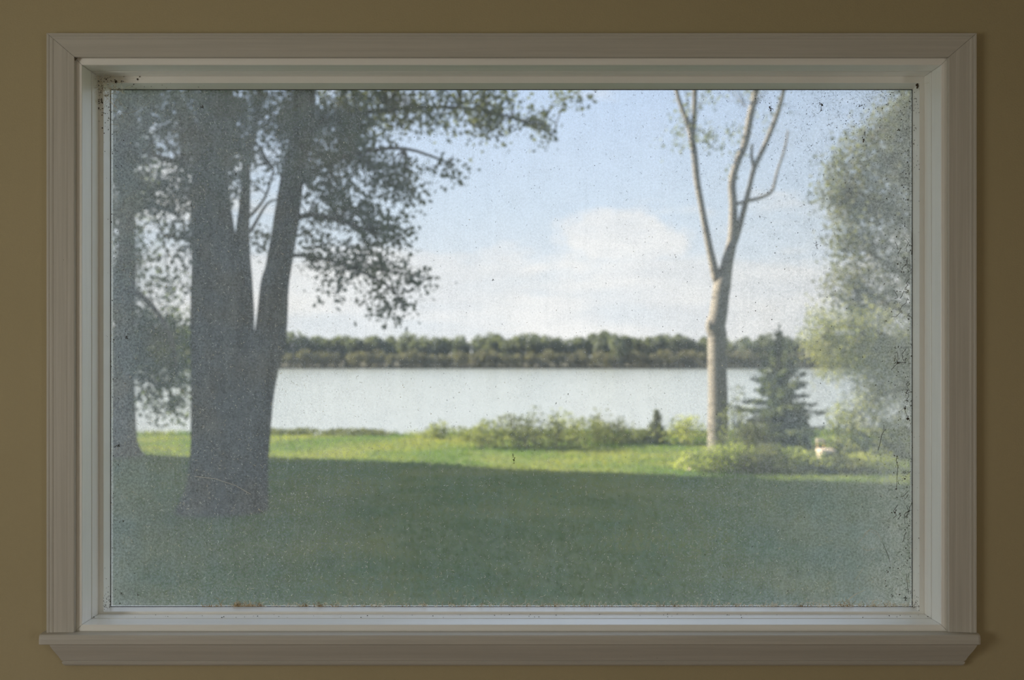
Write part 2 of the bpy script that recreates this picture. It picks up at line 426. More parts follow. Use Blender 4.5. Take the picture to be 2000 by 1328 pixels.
for a in [(1505,211,9,12),(1605,205,9,7),(1604,212,4,12),(1679,207,8,6),(1686,275,6,14),(1689,262,3,14),(1595,478,3,16),(963,546,4,6),
          (1004,898,5,10),(1002,890,2,10),(1756,254,8,6),(1770,390,12,3),(1765,388,4,4),(1753,709,12,4),(1747,703,3,12),(1768,708,6,4),(1768,797,7,7),(1774,817,9,9),
          (232,869,9,7),(224,872,5,4),(247,659,6,10),(1720,969,4,4),(461,341,4,8),(1742,1164,6,6),(1769,1169,5,9),(1086,788,3,4),(374,400,2,10),(395,208,11,5),
          (1110,770,3,4),(1484,423,4,4),(1730,627,5,4),(1320,502,3,3),(1163,180,3,3),(1318,498,3,3),(241,1018,4,5),(269,1161,4,5),(237,1160,5,6)]:
    clot(*a)
for _ in range(170):    # towards the right-hand edge
    x = 1782-abs(rnd.gauss(0, 28)); y = rnd.uniform(180, 1180); clot(x, y, rnd.uniform(1.5,4), rnd.uniform(1.5,5), n=1)
for _ in range(160):
    x = 1782-abs(rnd.gauss(0, 230)); y = 178+abs(rnd.gauss(0, 70)); clot(x, y, rnd.uniform(1.2,3), rnd.uniform(1.2,3.4), n=1)
for _ in range(70):
    clot(216+abs(rnd.gauss(0, 16)), rnd.uniform(178, 1180), rnd.uniform(1.5,4), rnd.uniform(1.5,4), n=1)
blobs_mesh('dirt_clots', clots, CRUMB, win, label='black clots of dirt stuck to the inside of the glass')
# dirt in the frame's corners
cr = []
def crumb(px, py, y, s):
    p = at(px, py, CAMD+y); cr.append((p.x, p.y, p.z, s*.00057, .0005, s*.00057*rnd.uniform(.5,1)))
for _ in range(60):
    u = abs(rnd.gauss(0, 20)); v_ = abs(rnd.gauss(0, 20))
    if rnd.random() < .5: crumb(192+min(8,u*.3), 150+v_*2, .083, rnd.uniform(1.5,4))
    else: crumb(190+u*2, 149+min(10, v_*.4), .083, rnd.uniform(1.5,4))
for (x,y_,s) in ((188,160,9),(189,150,6),(206,154,6),(226,160,7),(189,214,7),(193,212,6),(187,219,5),(145,114,9),(148,115,7),(190,146,5),(1791,166,7),(1792,172,5)):
    for _ in range(2): crumb(x+rnd.uniform(-1,1), y_+rnd.uniform(-1,1), .083 if x != 145 and x != 148 else -.013, s)
for _ in range(40): crumb(rnd.uniform(190,215), 0, .0, 0) if False else None
def bead_pt(side, tt, k, dy=-.0006):
    """point on the sloping bead: side, position along 0..1, k 0 at the glass .. 1 at the rail"""
    y = GY-.0015+(.085-GY+.0015)*k+dy
    x0_, x1_ = GX0+(SX0-GX0)*k, GX1+(SX1-GX1)*k; z0_, z1_ = GZ0+(SZ0-GZ0)*k, GZ1+(SZ1-GZ1)*k
    if side == 'l': return (x0_, y, z0_+(z1_-z0_)*tt)
    if side == 'r': return (x1_, y, z0_+(z1_-z0_)*tt)
    if side == 'b': return (x0_+(x1_-x0_)*tt, y, z0_)
    return (x0_+(x1_-x0_)*tt, y, z1_)
def cr_add(p, s): cr.append((p[0], p[1], p[2], s*.00057, .0005, s*.00057*rnd.uniform(.5,1)))
for _ in range(46): cr_add(bead_pt('l', abs(rnd.gauss(0,.018)), rnd.random()), rnd.uniform(1.2,3.2))
for _ in range(46): cr_add(bead_pt('r', abs(rnd.gauss(0,.015)), rnd.random()), rnd.uniform(1.2,3.0))
for _ in range(40): cr_add(bead_pt('r', 1-abs(rnd.gauss(0,.10)), rnd.random()), rnd.uniform(1.0,3.4))
for _ in range(34): cr_add(bead_pt('l', 1-abs(rnd.gauss(0,.06)), rnd.random()), rnd.uniform(1.2,3.6))
for _ in range(26): cr_add(bead_pt('r', rnd.random(), rnd.random()), rnd.uniform(1.0,2.6))
for _ in range(16): cr_add(bead_pt('l', rnd.random(), rnd.random()), rnd.uniform(1.0,2.6))
for _ in range(22): cr_add(bead_pt('t', abs(rnd.gauss(0,.05)), rnd.random()), rnd.uniform(1.2,3.2))
for _ in range(60):   # along the bottom bead and rail
    cr_add((rnd.uniform(RX0, RX1), rnd.uniform(.05,.083), RZ0+i_+.0004), rnd.uniform(1,3))
blobs_mesh('dirt_crumbs', cr, CRUMB, win, label='dark crumbs of dirt in the corners of the frame')
# pale dust flecks and fibres dried onto the glass, thickest low down and in runs below one another
def dust_mat():
    m, t, out = mat('cream_dust_fleck')
    co = t.new('ShaderNodeTexCoord').outputs['Object']
    c = t.mixc(t.step(t.noise(co, 60, 2), .4, .6), (.96,.95,.90), (.94,.86,.72))
    tl = t.new('ShaderNodeBsdfTranslucent'); t.link(c, tl.inputs[0]); df = t.new('ShaderNodeBsdfDiffuse'); t.link(c, df.inputs[0])
    mx = t.new('ShaderNodeMixShader'); mx.inputs[0].default_value = .2
    t.link(tl.outputs[0], mx.inputs[1]); t.link(df.outputs[0], mx.inputs[2]); t.link(mx.outputs[0], out.inputs[0]); return m
DUST = dust_mat()
fl, fib_ = [], []
cols = [(rnd.uniform(225, 1775), rnd.uniform(200, 900), rnd.uniform(.3, 1.6)) for _ in range(110)]
def fleck(px, py, w_, h_):
    p = gp(px, py, GY-.001); fl.append((p.x, p.y, p.z, w_*.0006, .0003, h_*.0006))
for _ in range(3200):
    if rnd.random() < .5:
        c_ = rnd.choice(cols); px = c_[0]+rnd.gauss(0, 5); py = 1180-abs(rnd.gauss(0, 330))
    elif rnd.random() < .5: px = rnd.gauss(500, 110); py = rnd.uniform(260, 1100)
    else: px = rnd.uniform(218, 1780); py = rnd.uniform(178, 1182)
    if py < 178 or not 218 < px < 1780: continue
    q = rnd.random(); w_ = .65+1.0*q**3; fleck(px, py, w_, w_*rnd.uniform(.8, 2.4))
for _ in range(1900):
    if rnd.random() < .55: px = 216+abs(rnd.gauss(0, 190)); py = rnd.uniform(180, 1000)
    else: px = rnd.uniform(218, 1780); py = 1182-abs(rnd.gauss(0, 160))
    if not (218 < px < 1780 and 180 < py < 1183): continue
    a = rnd.uniform(0, 6.28); L = rnd.uniform(2, 5.5); b_ = rnd.uniform(-1.6, 1.6)
    fib_.append([gp(px+L*q*math.cos(a+b_*q), py+L*q*math.sin(a+b_*q), GY-.001) for q in (0, .33, .66, 1)])
blobs_mesh('dust_flecks', fl, DUST, win, label='cream flecks of dust in vertical runs on the glass')
# small dark grains, mostly over the upper glass
gr = []
for _ in range(1700):
    if rnd.random() < .45: px = 1782-abs(rnd.gauss(0, 300)); py = 178+abs(rnd.gauss(0, 130))
    else: px = rnd.uniform(218, 1780); py = 178+abs(rnd.gauss(0, 330))
    if not (218 < px < 1780 and 178 < py < 1182): continue
    p = gp(px, py, GY-.001); w_ = .32+.75*rnd.random()**4; gr.append((p.x, p.y, p.z, w_*.0006, .0003, w_*.0006*rnd.uniform(.7, 2)))
GRAIN = simple('grey_brown_grain', (.10,.09,.08), (.17,.15,.13), 90, .9)
dth = []
for _ in range(1500):
    if rnd.random() < .55: px = 1782-abs(rnd.gauss(0, 180)); py = 178+abs(rnd.gauss(0, 190))
    elif rnd.random() < .4: px = 1782-abs(rnd.gauss(0, 45)); py = rnd.uniform(180, 1180)
    else: px = rnd.uniform(218, 1780); py = 178+abs(rnd.gauss(0, 160))
    if not (218 < px < 1780 and 178 < py < 1182): continue
    a = rnd.uniform(0, 6.28); L = rnd.uniform(1.5, 5); b_ = rnd.uniform(-1.8, 1.8)
    dth.append([gp(px+L*q*math.cos(a+b_*q), py+L*q*math.sin(a+b_*q), GY-.001) for q in (0, .33, .66, 1)])
threads_mesh('grime_fibres', dth, .00034, GRAIN, win, 'short dark curled fibres stuck to the glass')
blobs_mesh('grime_grains', gr, GRAIN, win, label='small dark grains of grime scattered on the glass')
# litter along the bottom of the glass
lit, lit2 = [], []
def tuft(px, h, n, arr, spread=5):
    for _ in range(n):
        a = rnd.uniform(-1.2, 1.2); L = h*rnd.uniform(.3, 1.0)
        x0_ = px+rnd.gauss(0, spread); pts = []
        for k in range(5):
            q = k/4; aa = a+math.sin(q*3+x0_)*.5
            p = gp(x0_+L*q*math.sin(aa), 1184.5-L*q*math.cos(aa), GY-.0032-rnd.uniform(0, .0012)); pts.append(p)
        arr.append(pts)
for _ in range(330):
    px = rnd.uniform(400, 1782); tuft(px, rnd.uniform(5, 16), 2, lit if rnd.random() < .22 else lit2, 8)
for px, h, n in ((410,7,14),(470,17,34),(490,10,24),(505,12,16),(590,9,12),(625,10,16),(655,8,12),(1653,18,7),(1665,30,5),(1560,9,10),(1145,8,10),(460,9,14),(430,26,2)):
    tuft(px, h, n, lit)
for px, h, n in ((1600,16,16),(1640,26,12),(1700,22,12),(1510,14,10),(1380,13,12),(1250,12,10),(1020,18,8),(1740,16,14)):
    tuft(px, h, n, lit2, 14)
threads_mesh('dry_litter', lit, .0007, TWIG, win, 'brown bits of dry litter caught along the bottom of the glass', True)
web = list(lit2)
def arc(pts, y=GY-.004):
    out_ = []
    for i in range(len(pts)-1):
        for k in range(4): 
            q = k/4; out_.append(at(pts[i][0]*(1-q)+pts[i+1][0]*q, pts[i][1]*(1-q)+pts[i+1][1]*q, CAMD+y))
    out_.append(at(*pts[-1], CAMD+y)); return out_
for pts in ([(1683,1068),(1688,1073),(1695,1075),(1703,1073),(1710,1071)], [(1671,1132),(1687,1109)], [(1675,1061),(1686,1050),(1690,1040),(1697,1036),(1706,1040),(1712,1044)], [(1660,1170),(1673,1160),(1690,1152)],
            [(1647,1184),(1660,1168),(1674,1158)], [(1717,1184),(1722,1170)], [(236,219),(250,222),(268,216),(285,206),(293,200)], [(380,930),(420,935),(460,948),(490,965)],
            [(1690,1045),(1700,1032),(1712,1038),(1722,1055)]): web.append(arc(pts))
for _ in range(120):      # the web in the upper left corner
    x, y_ = 185+abs(rnd.gauss(0,26)), 150+abs(rnd.gauss(0,26)); a = rnd.uniform(0,6.28); L = rnd.uniform(5,22)
    web.append(arc([(x,y_),(x+L*.5*math.cos(a),y_+L*.5*math.sin(a)+rnd.uniform(-3,3)),(x+L*math.cos(a),y_+L*math.sin(a))], rnd.uniform(.06,.083)))
web.append(arc([(190,175),(205,165),(215,158),(222,147)], .07))
web.append(arc([(180,180),(178,205),(176,235)], .05))
web.append(arc([(1800,165),(1812,162),(1822,158)], .06))
threads_mesh('dust_fibres', fib_, .00036, DUST, win, 'short pale curled fibres stuck to the glass')
threads_mesh('web_threads', web, .00045, THREAD, win, 'pale cobweb threads on the glass and in its corners')
rust = [arc([(1725,1062),(1730,1074),(1735,1086),(1738,1098)]), arc([(1770,1120),(1774,1160)])]
for i in range(26):
    x = 1782-abs(rnd.gauss(0,22)); y_ = rnd.uniform(450,1050); pts = [(x,y_)]
    for k in range(rnd.randint(2,5)): x += rnd.uniform(-9,6); y_ += rnd.uniform(-2,12); pts.append((min(x,1781),y_))
    rust.append(arc(pts))
rust.append(arc([(1726,829),(1727,841),(1722,850),(1719,864),(1715,880)])); rust.append(arc([(1753,890),(1750,900),(1754,910),(1752,930),(1751,955)]))
rust.append(arc([(1766,797),(1769,806),(1774,817)])); rust.append(arc([(1741,722),(1753,709),(1768,707)])); rust.append(arc([(1747,694),(1753,709)]))
threads_mesh('dark_tendrils', rust, .0006, CRUMB, win, 'dark branching tendrils of dirt near the right edge of the glass')

# ---------------------------------------------------------------- outdoor materials
def lawn_mat():
    m, t, out = mat('lawn_grass')
    b = t.new('ShaderNodeBsdfPrincipled'); b.inputs['Roughness'].default_value = .9; b.inputs['Specular IOR Level'].default_value = .1
    co = t.new('ShaderNodeTexCoord').outputs['Object']
    n = t.noise(co, .35, 5, .6); n2 = t.noise(t.mapping(co, (1,.5,1)), 26, 4, .7)
    c = t.mixc(t.step(n, .35, .65), (.085,.155,.052), (.19,.215,.085))
    c = t.mixc(t.step(n2, .3, .7, 0, .55), c, (.045,.10,.045))
    t.link(c, b.inputs['Base Color'])
    bp = t.new('ShaderNodeBump'); bp.inputs['Strength'].default_value = .6; bp.inputs['Distance'].default_value = .03
    t.put(bp.inputs['Height'], n2); t.link(bp.outputs[0], b.inputs['Normal'])
    t.link(b.outputs[0], out.inputs[0]); return m
def leaf_mat(name, c1, c2, trans=.45, scale=1.2):
    m, t, out = mat(name)
    co = t.new('ShaderNodeTexCoord').outputs['Object']
    n = t.noise(co, scale, 3, .6)
    c = t.mixc(t.step(n, .35, .65), c1, c2)
    d = t.new('ShaderNodeBsdfDiffuse'); t.link(c, d.inputs[0])
    tr = t.new('ShaderNodeBsdfTranslucent'); t.link(t.mixc(1.0, c, (1.3,1.35,.6), 'MULTIPLY'), tr.inputs[0])
    mx = t.new('ShaderNodeMixShader'); mx.inputs[0].default_value = trans
    t.link(d.outputs[0], mx.inputs[1]); t.link(tr.outputs[0], mx.inputs[2]); t.link(mx.outputs[0], out.inputs[0])
    return m
LAWN = lawn_mat()
BLADE = leaf_mat('grass_blade', (.10,.175,.06), (.24,.265,.10), .4, .5)
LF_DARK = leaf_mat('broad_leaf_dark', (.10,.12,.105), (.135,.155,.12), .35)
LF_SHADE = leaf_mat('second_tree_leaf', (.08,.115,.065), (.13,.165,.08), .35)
LF_PALE = leaf_mat('pale_willow_leaf', (.24,.275,.175), (.33,.345,.22), .45)
LF_TALL = leaf_mat('grey_green_leaf', (.125,.14,.125), (.18,.195,.155), .38)
LF_BIRCH = leaf_mat('birch_leaf', (.14,.165,.12), (.20,.22,.16), .4)
LF_CON = leaf_mat('spruce_needle', (.10,.135,.095), (.16,.19,.12), .3, 2.0)
LF_BUSH = leaf_mat('bush_leaf', (.15,.185,.10), (.23,.26,.14), .4, 2.0)
LF_FRONT = leaf_mat('low_shrub_leaf', (.21,.27,.12), (.30,.34,.16), .5, 2.0)  # bush leaf brightened, sunlight on the front row put into the colour
LF_YEL = leaf_mat('yellow_green_bush_leaf', (.26,.31,.12), (.34,.37,.17), .45, 2.0)
LF_DKB = leaf_mat('dark_bush_leaf', (.10,.12,.08), (.15,.17,.105), .35, 2.0)
LF_FAR = leaf_mat('far_tree_leaf', (.13,.155,.145), (.17,.195,.17), .35, .12)  # bluish distance haze put into the leaf colour
LF_FAR2 = leaf_mat('far_brown_thicket_leaf', (.145,.148,.125), (.18,.178,.145), .3, .12)
LF_FAR3 = leaf_mat('far_sunlit_leaf', (.22,.25,.11), (.28,.30,.14), .3, .12)  # sunlit look painted in as a brighter, yellower leaf colour
def bark_mat(name, c1, c2, sx=14, sz=1.6):
    m, t, out = mat(name)
    b = t.new('ShaderNodeBsdfPrincipled'); b.inputs['Roughness'].default_value = .95; b.inputs['Specular IOR Level'].default_value = .1
    co = t.new('ShaderNodeTexCoord').outputs['Object']
    n = t.noise(t.mapping(co, (sx, sx, sz)), 1.0, 6, .65, .4)
    t.link(t.mixc(t.step(n, .35, .62), c1, c2), b.inputs['Base Color'])
    bp = t.new('ShaderNodeBump'); bp.inputs['Strength'].default_value = 1; bp.inputs['Distance'].default_value = .03
    t.put(bp.inputs['Height'], n); t.link(bp.outputs[0], b.inputs['Normal'])
    t.link(b.outputs[0], out.inputs[0]); return m
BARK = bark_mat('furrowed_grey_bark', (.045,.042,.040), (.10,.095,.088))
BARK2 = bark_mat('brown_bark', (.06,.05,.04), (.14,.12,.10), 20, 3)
def birch_mat():
    m, t, out = mat('birch_bark')
    b = t.new('ShaderNodeBsdfPrincipled'); b.inputs['Roughness'].default_value = .75; b.inputs['Specular IOR Level'].default_value = .2
    co = t.new('ShaderNodeTexCoord').outputs['Object']
    n = t.noise(t.mapping(co, (1.2, 1.2, 11)), 1.3, 5, .7, .2)
    n2 = t.noise(co, 1.3, 3)
    c = t.mixc(t.step(n2, .3, .7), (.19,.183,.175), (.15,.147,.145))
    c = t.mixc(t.step(n, .54, .62), c, (.06,.055,.05))
    t.link(c, b.inputs['Base Color'])
    bp = t.new('ShaderNodeBump'); bp.inputs['Strength'].default_value = .5; bp.inputs['Distance'].default_value = .02
    t.put(bp.inputs['Height'], n); t.link(bp.outputs[0], b.inputs['Normal'])
    t.link(b.outputs[0], out.inputs[0]); return m
BIRCH = birch_mat()

# ---------------------------------------------------------------- lawn, bank, lake, far shore
WZ = EYE-6.0
def vnoise(x, y, s=1.0):
    return math.sin(x*1.3*s+2.1)*math.sin(y*1.7*s+.4)+.5*math.sin(x*3.1*s+y*2.3*s)
def lawn_z(x, y):
    edge = 29.0+.5*math.sin(x*.21)+.3*math.sin(x*.6+1)
    z_ = GZ+.015*vnoise(x, y, .5)
    if y > edge-2: z_ -= .02*(y-edge+2)**2*.25
    if y > edge: z_ -= (y-edge)*.55
    return z_
ys = list(np.arange(.18, 25, .8))+list(np.arange(25, 40, .35))
xs = list(np.arange(-70, -14, 3.0))+list(np.arange(-14, 18, .6))+list(np.arange(18, 71, 3.0))
V = [(x, y, lawn_z(x, y)) for y in ys for x in xs]; nx = len(xs)
Fc = [(j*nx+i, j*nx+i+1, (j+1)*nx+i+1, (j+1)*nx+i) for j in range(len(ys)-1) for i in range(nx-1)]
tag(mesh('lawn', V, Fc, LAWN, None, True), 'mown lawn sloping to the lake, near half in shade, far strip sunlit', kind='structure')
tag(box('lawn_behind_house', (-70,-40,GZ-.3), (70,.18,GZ-.02), LAWN), 'lawn around and behind the house', kind='structure')

m_, t, out = mat('lake_water')
b = t.new('ShaderNodeBsdfPrincipled'); b.inputs['Base Color'].default_value = (.26,.30,.31,1); b.inputs['Roughness'].default_value = .22; b.inputs['IOR'].default_value = 1.33
b.inputs['Specular IOR Level'].default_value = .8
co = t.new('ShaderNodeTexCoord').outputs['Object']
bp = t.new('ShaderNodeBump'); bp.inputs['Strength'].default_value = .2; bp.inputs['Distance'].default_value = .08
h = t.math('ADD', t.noise(t.mapping(co, (.5,1.3,1)), .9, 5, .6), t.math('MULTIPLY', t.noise(t.mapping(co, (.03,.12,1)), .6, 3), 1.5))
t.put(bp.inputs['Height'], h); t.link(bp.outputs[0], b.inputs['Normal']); t.link(b.outputs[0], out.inputs[0])
V = [(-600,33,WZ),(600,33,WZ),(600,388,WZ),(-600,388,WZ)]
tag(mesh('lake_water', V, [(0,1,2,3)], m_), 'calm pale lake between the lawn and the wooded far shore', kind='structure')
SHORE = simple('far_shore_ground', (.05,.055,.04), (.07,.07,.05), .1, .95)
V = [(-600,384,WZ-.5),(600,384,WZ-.5),(600,392,WZ+.6),(-600,392,WZ+.6),(600,900,WZ+1.2),(-600,900,WZ+1.2)]
tag(mesh('far_shore_land', V, [(0,1,2,3),(3,2,4,5)], SHORE), 'low land of the far shore beyond the lake', kind='structure')

# ---------------------------------------------------------------- plant helpers
def leaves(centers, size, m, name, parent, kind='stuff', flat=0.0, aspect=.62, fold=.25):
    """one folded four-point leaf at every centre (numpy N x 3)"""
    N = len(centers)
    d = rng.normal(size=(N,3)); d[:,2] *= (1-flat); d /= np.linalg.norm(d, axis=1)[:,None]
    u = rng.normal(size=(N,3)); u -= (u*d).sum(1)[:,None]*d; u /= np.linalg.norm(u, axis=1)[:,None]
    nn = np.cross(d, u)
    s = (size*rng.uniform(.6, 1.35, N))[:,None]
    base = centers-d*s*.5; tip = centers+d*s*.5
    L = centers+u*s*aspect*.5+nn*s*fold*.4; R = centers-u*s*aspect*.5+nn*s*fold*.4
    V = np.stack([base, L, tip, R], 1).reshape(-1,3)
    idx = np.arange(N)*4
    tri = np.stack([idx, idx+1, idx+2, idx, idx+2, idx+3], 1).reshape(-1)
    me = bpy.data.meshes.new(name)
    me.vertices.add(4*N); me.vertices.foreach_set('co', V.astype(np.float32).ravel())
    me.loops.add(6*N); me.loops.foreach_set('vertex_index', tri.astype(np.int32))
    me.polygons.add(2*N); me.polygons.foreach_set('loop_start', (np.arange(2*N)*3).astype(np.int32))
    me.update(calc_edges=True); me.materials.append(m)
    o = bpy.data.objects.new(name, me)
    if parent is not None: link(o, parent); o.location = -parent.location
    if kind: o['kind'] = kind
    return o
def tube_mesh(name, pts, radii, m, parent, seg=20, furrow=0.0, nf=9, per=6, wob=0.0, cap=True, flare=None):
    """tapered limb through the points; per = rings per span; furrow = depth of bark ridges"""
    P = [Vector(p) for p in pts]; pp, rr = [], []
    for i in range(len(P)-1):
        p0, p1, p2, p3 = P[max(i-1,0)], P[i], P[i+1], P[min(i+2, len(P)-1)]
        for k in range(per):
            q = k/per; q2, q3 = q*q, q*q*q
            pp.append(.5*((2*p1)+(p2-p0)*q+(2*p0-5*p1+4*p2-p3)*q2+(3*p1-p0-3*p2+p3)*q3)); rr.append(radii[i]*(1-q)+radii[i+1]*q)
    pp.append(P[-1]); rr.append(radii[-1])
    V, Fc = [], []; ph = rnd.random()*6
    for i, (p, r) in enumerate(zip(pp, rr)):
        d = (pp[min(i+1, len(pp)-1)]-pp[max(i-1,0)]).normalized()
        a = d.cross(Vector((0,1,0)));  a = a.normalized() if a.length > .1 else Vector((1,0,0)); b_ = a.cross(d)
        for j in range(seg):
            th = 2*math.pi*j/seg
            k = 1+furrow*(math.sin(th*nf+ph+.8*math.sin(p.z*1.7+th*2))*.5+.5*math.sin(th*nf*2.3+p.z*2.1))
            if flare: k *= 1+flare*max(0, 1-(p.z-GZ)/.7)**2*(.5+.5*math.sin(th*5+ph))
            k += wob*math.sin(p.z*5+th+ph)
            V.append(p+a*math.cos(th)*r*k+b_*math.sin(th)*r*k)
    for i in range(len(pp)-1):
        for j in range(seg): Fc.append((i*seg+j, i*seg+(j+1) % seg, (i+1)*seg+(j+1) % seg, (i+1)*seg+j))
    if cap: Fc += [tuple(range(seg))[::-1], tuple(range((len(pp)-1)*seg, len(pp)*seg))]
    return mesh(name, V, Fc, m, parent, True)
def pxtube(name, D, spec, m, parent, **kw):
    """spec: (px, py, radius in px, optional depth offset in m)"""
    pts, rad = [], []
    for s in spec:
        Dq = D+(s[3] if len(s) > 3 else 0); pts.append(at(s[0], s[1], Dq)); rad.append(s[2]*Dq/F)
    return tube_mesh(name, pts, rad, m, parent, **kw)
def blob_clusters(blobs, D, depth, leaves_per_m2, cl_size, per_cl):
    """leaf positions: (px,py,rx,ry,density[,dd]) ellipsoids given where they stand at distance D"""
    out_ = []; cen = []
    for bl in blobs:
        px, py, rx, ry, den = bl[:5]; dd = bl[5] if len(bl) > 5 else 0
        Dq = D+dd; c = at(px, py, Dq); a, b_ = rx*Dq/F, ry*Dq/F; dp = max(min(a, depth), .3)
        n = max(1, int(math.pi*a*b_*leaves_per_m2*den/per_cl))
        for _ in range(n):
            while True:
                q = rng.uniform(-1, 1, 3)
                if (q**2).sum() < 1: break
            cc_ = np.array([c.x+q[0]*a, c.y+q[1]*dp, c.z+q[2]*b_]); cen.append(cc_)
            out_.append(cc_+rng.normal(size=(per_cl,3))*cl_size)
    return np.concatenate(out_), cen
def twigs(cen, hubs, r, m, parent, every=3, seg=3):
    """thin twigs from each leaf cluster towards the nearest limb point"""
    V, Fc = [], []; H = np.array([tuple(h_) for h_ in hubs])
    for c in cen[::every]:
        d = ((H-c)**2).sum(1); h_ = H[d.argmin()]
        v1 = h_-c; L = np.linalg.norm(v1)
        if L < .05: continue
        v1 = v1*min(1, 1.1/L)
        mid_ = c+v1*.5+rng.normal(size=3)*.06+np.array([0,0,.05])
        k = len(V)
        for p, rr in ((c, r*.35), (mid_, r*.7), (c+v1, r)):
            for a in (0, 2.09, 4.19): V.append((p[0]+rr*math.cos(a), p[1]+rr*math.sin(a)*.5, p[2]+rr*math.sin(a)))
        for i in range(2):
            for j in range(3): Fc.append((k+i*3+j, k+i*3+(j+1)%3, k+i*3+3+(j+1)%3, k+i*3+3+j))
    o = mesh('twigs', V, Fc, m, parent); o['kind'] = 'stuff'; return o

# ---------------------------------------------------------------- the big forked tree
D1 = 15.7
base = ground(430, 1000)
T = tag(empty('forked_shade_tree', (base.x, base.y, GZ)), 'massive dark tree with two thick trunks forking from one base, in the shaded lawn', 'tree')
pxtube('trunk', D1, [(428,1016,86),(430,985,74),(431,950,63),(431,900,56),(433,800,55),(432,719,55),(431,660,55),(430,560,53),(419,480,43),(410,348,34),(424,200,29),(432,90,25),(440,-60,20)], BARK, T, seg=64, furrow=.05, nf=13, flare=.12)
pxtube('trunk', D1, [(455,1016,66,.05),(462,960,60),(468,900,53),(480,800,50),(500,719,42),(526,660,30),(536,560,27),(544,521,24),(560,423,24),(571,348,22),(586,273,22),(594,198,21),(602,90,19),(610,-60,15)], BARK, T, seg=48, furrow=.05, nf=11)
pxtube('limb', D1, [(468,760,24,.1),(477,640,19),(477,560,16),(473,470,14),(479,386,10),(482,310,8),(500,235,6),(512,150,5)], BARK, T, seg=20, furrow=.05)
limbs = [
 [(478,430,7),(500,410,5),(520,380,4),(535,330,3)], [(560,440,12,-.2),(600,420,9,-.5),(660,430,7,-.9),(720,450,5,-1.1),(780,470,3,-1.2)],
 [(566,380,11),(620,330,9,-.4),(700,300,7,-.8),(790,290,5,-1),(880,320,3,-1)], [(545,500,8,-.2),(600,500,6,-.5),(680,520,5,-.7),(760,560,3.5,-.8),(790,600,2,-.8)],
 [(690,520,4,-.7),(760,530,3,-.8),(840,545,2,-.8)], [(585,270,12),(650,230,9,.4),(760,215,7,.6),(900,210,5,.7),(1060,245,3,.7)], [(595,190,11),(640,140,9,-.6),(760,150,6,-1),(900,170,4,-1.2)],
 [(405,360,14),(350,320,9,-.5),(290,300,6,-.9),(240,280,4,-1)], [(412,300,12),(370,250,8,.6),(300,210,6,.9),(240,190,4,1)], [(420,500,9),(370,470,6,-.5),(320,460,4,-.8)],
 [(476,460,7),(490,450,6),(520,400,4),(540,390,3)], [(940,212,3.5,.7),(1000,230,2.6,.7),(1080,262,1.8,.7)]]
hubs = []
for sp_ in limbs:
    sp_ = [(q[0], q[1], q[2]*.62)+tuple(q[3:]) for q in sp_]
    o = pxtube('branch', D1, sp_, BARK, T, seg=8, per=4)
    hubs += [at(s[0], s[1], D1+(s[3] if len(s) > 3 else 0)) for s in sp_]
for k in range(len(hubs)-1):
    pass
B1 = [(290,235,85,70,1.1,-.5),(240,300,40,90,1.0,-.6),(420,240,90,85,1.3,-.4),(430,330,60,70,1.0,-.6),(520,215,70,45,.8),(640,235,85,75,1.2,.4),(735,215,80,55,1.0,.6),(850,210,80,40,.8,.6),
      (965,210,65,38,1.0,.7),(1040,240,30,22,.8,.7),(1072,262,20,16,.8,.7),(1120,190,40,18,.6,.7),(940,250,30,25,.7,.7),(690,300,75,45,.9,-.6),(635,370,45,60,.9,-.6),(765,345,60,40,1.0,-.8),(800,385,32,25,.7,-.9),
      (850,335,38,14,.6,-.9),(898,335,24,14,.8,-1),(690,400,60,40,.8,-.8),(735,450,60,35,1.0,-1),(680,490,50,28,.6,-.8),(780,470,26,20,.5,-1.1),(618,470,34,50,.7,-.5),(640,530,34,24,.6,-.6),(720,525,50,26,1.0,-.7),
      (775,545,40,16,1.0,-.8),(825,543,26,13,1.1,-.8),(650,572,20,13,.7,-.6),(752,585,34,20,.9,-.8),(795,600,14,20,1.0,-.8),(765,620,22,10,.8,-.8),(700,565,20,14,.5,-.7),
      (345,350,50,50,1.0,-.6),(300,390,50,40,.8,-.8),(365,430,30,40,.9,-.5),(330,480,26,24,.6,-.7),(515,330,22,40,.4),(520,445,20,30,.45),(510,480,20,16,.6),(350,540,24,40,.4,-.6),
      (560,250,40,60,1.0,-.5),(590,330,36,50,.8,-.6),(470,240,34,60,.8,-.6),(430,100,230,60,1.0),(760,110,240,50,.9),(250,160,70,40,1.0)]
L1, cen = blob_clusters(B1, D1, .9, 1250, .12, 14)
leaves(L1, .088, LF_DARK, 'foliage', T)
twigs(cen, hubs, .012, BARK, T, 3)

# ---------------------------------------------------------------- the second tree, by the left jamb
D2 = 24.2
b2 = ground(238, 892)
T = tag(empty('shade_tree', (b2.x, b2.y, GZ)), 'slimmer dark tree beside the left edge of the glass with branches hanging over the water', 'tree')
pxtube('trunk', D2, [(240,898,46),(240,880,32),(240,850,25),(241,760,20),(244,640,19),(248,500,16),(246,380,14),(250,240,12),(252,60,8)], BARK2, T, seg=32, furrow=.05, nf=9, flare=.1)
l2 = [[(246,560,8),(290,590,6,-.5),(330,650,4,-.9),(345,720,3,-1)],[(246,520,8),(210,540,6,.6),(170,600,4,1)],[(244,640,7),(280,690,5,.5),(320,750,3,.7),(350,790,2,.7)],[(247,420,8),(300,400,6),(350,420,3)],[(248,350,7),(200,300,5,.5),(150,290,3,.5)]]
hubs = []
for sp_ in l2:
    pxtube('branch', D2, sp_, BARK2, T, seg=8, per=4); hubs += [at(s[0], s[1], D2) for s in sp_]
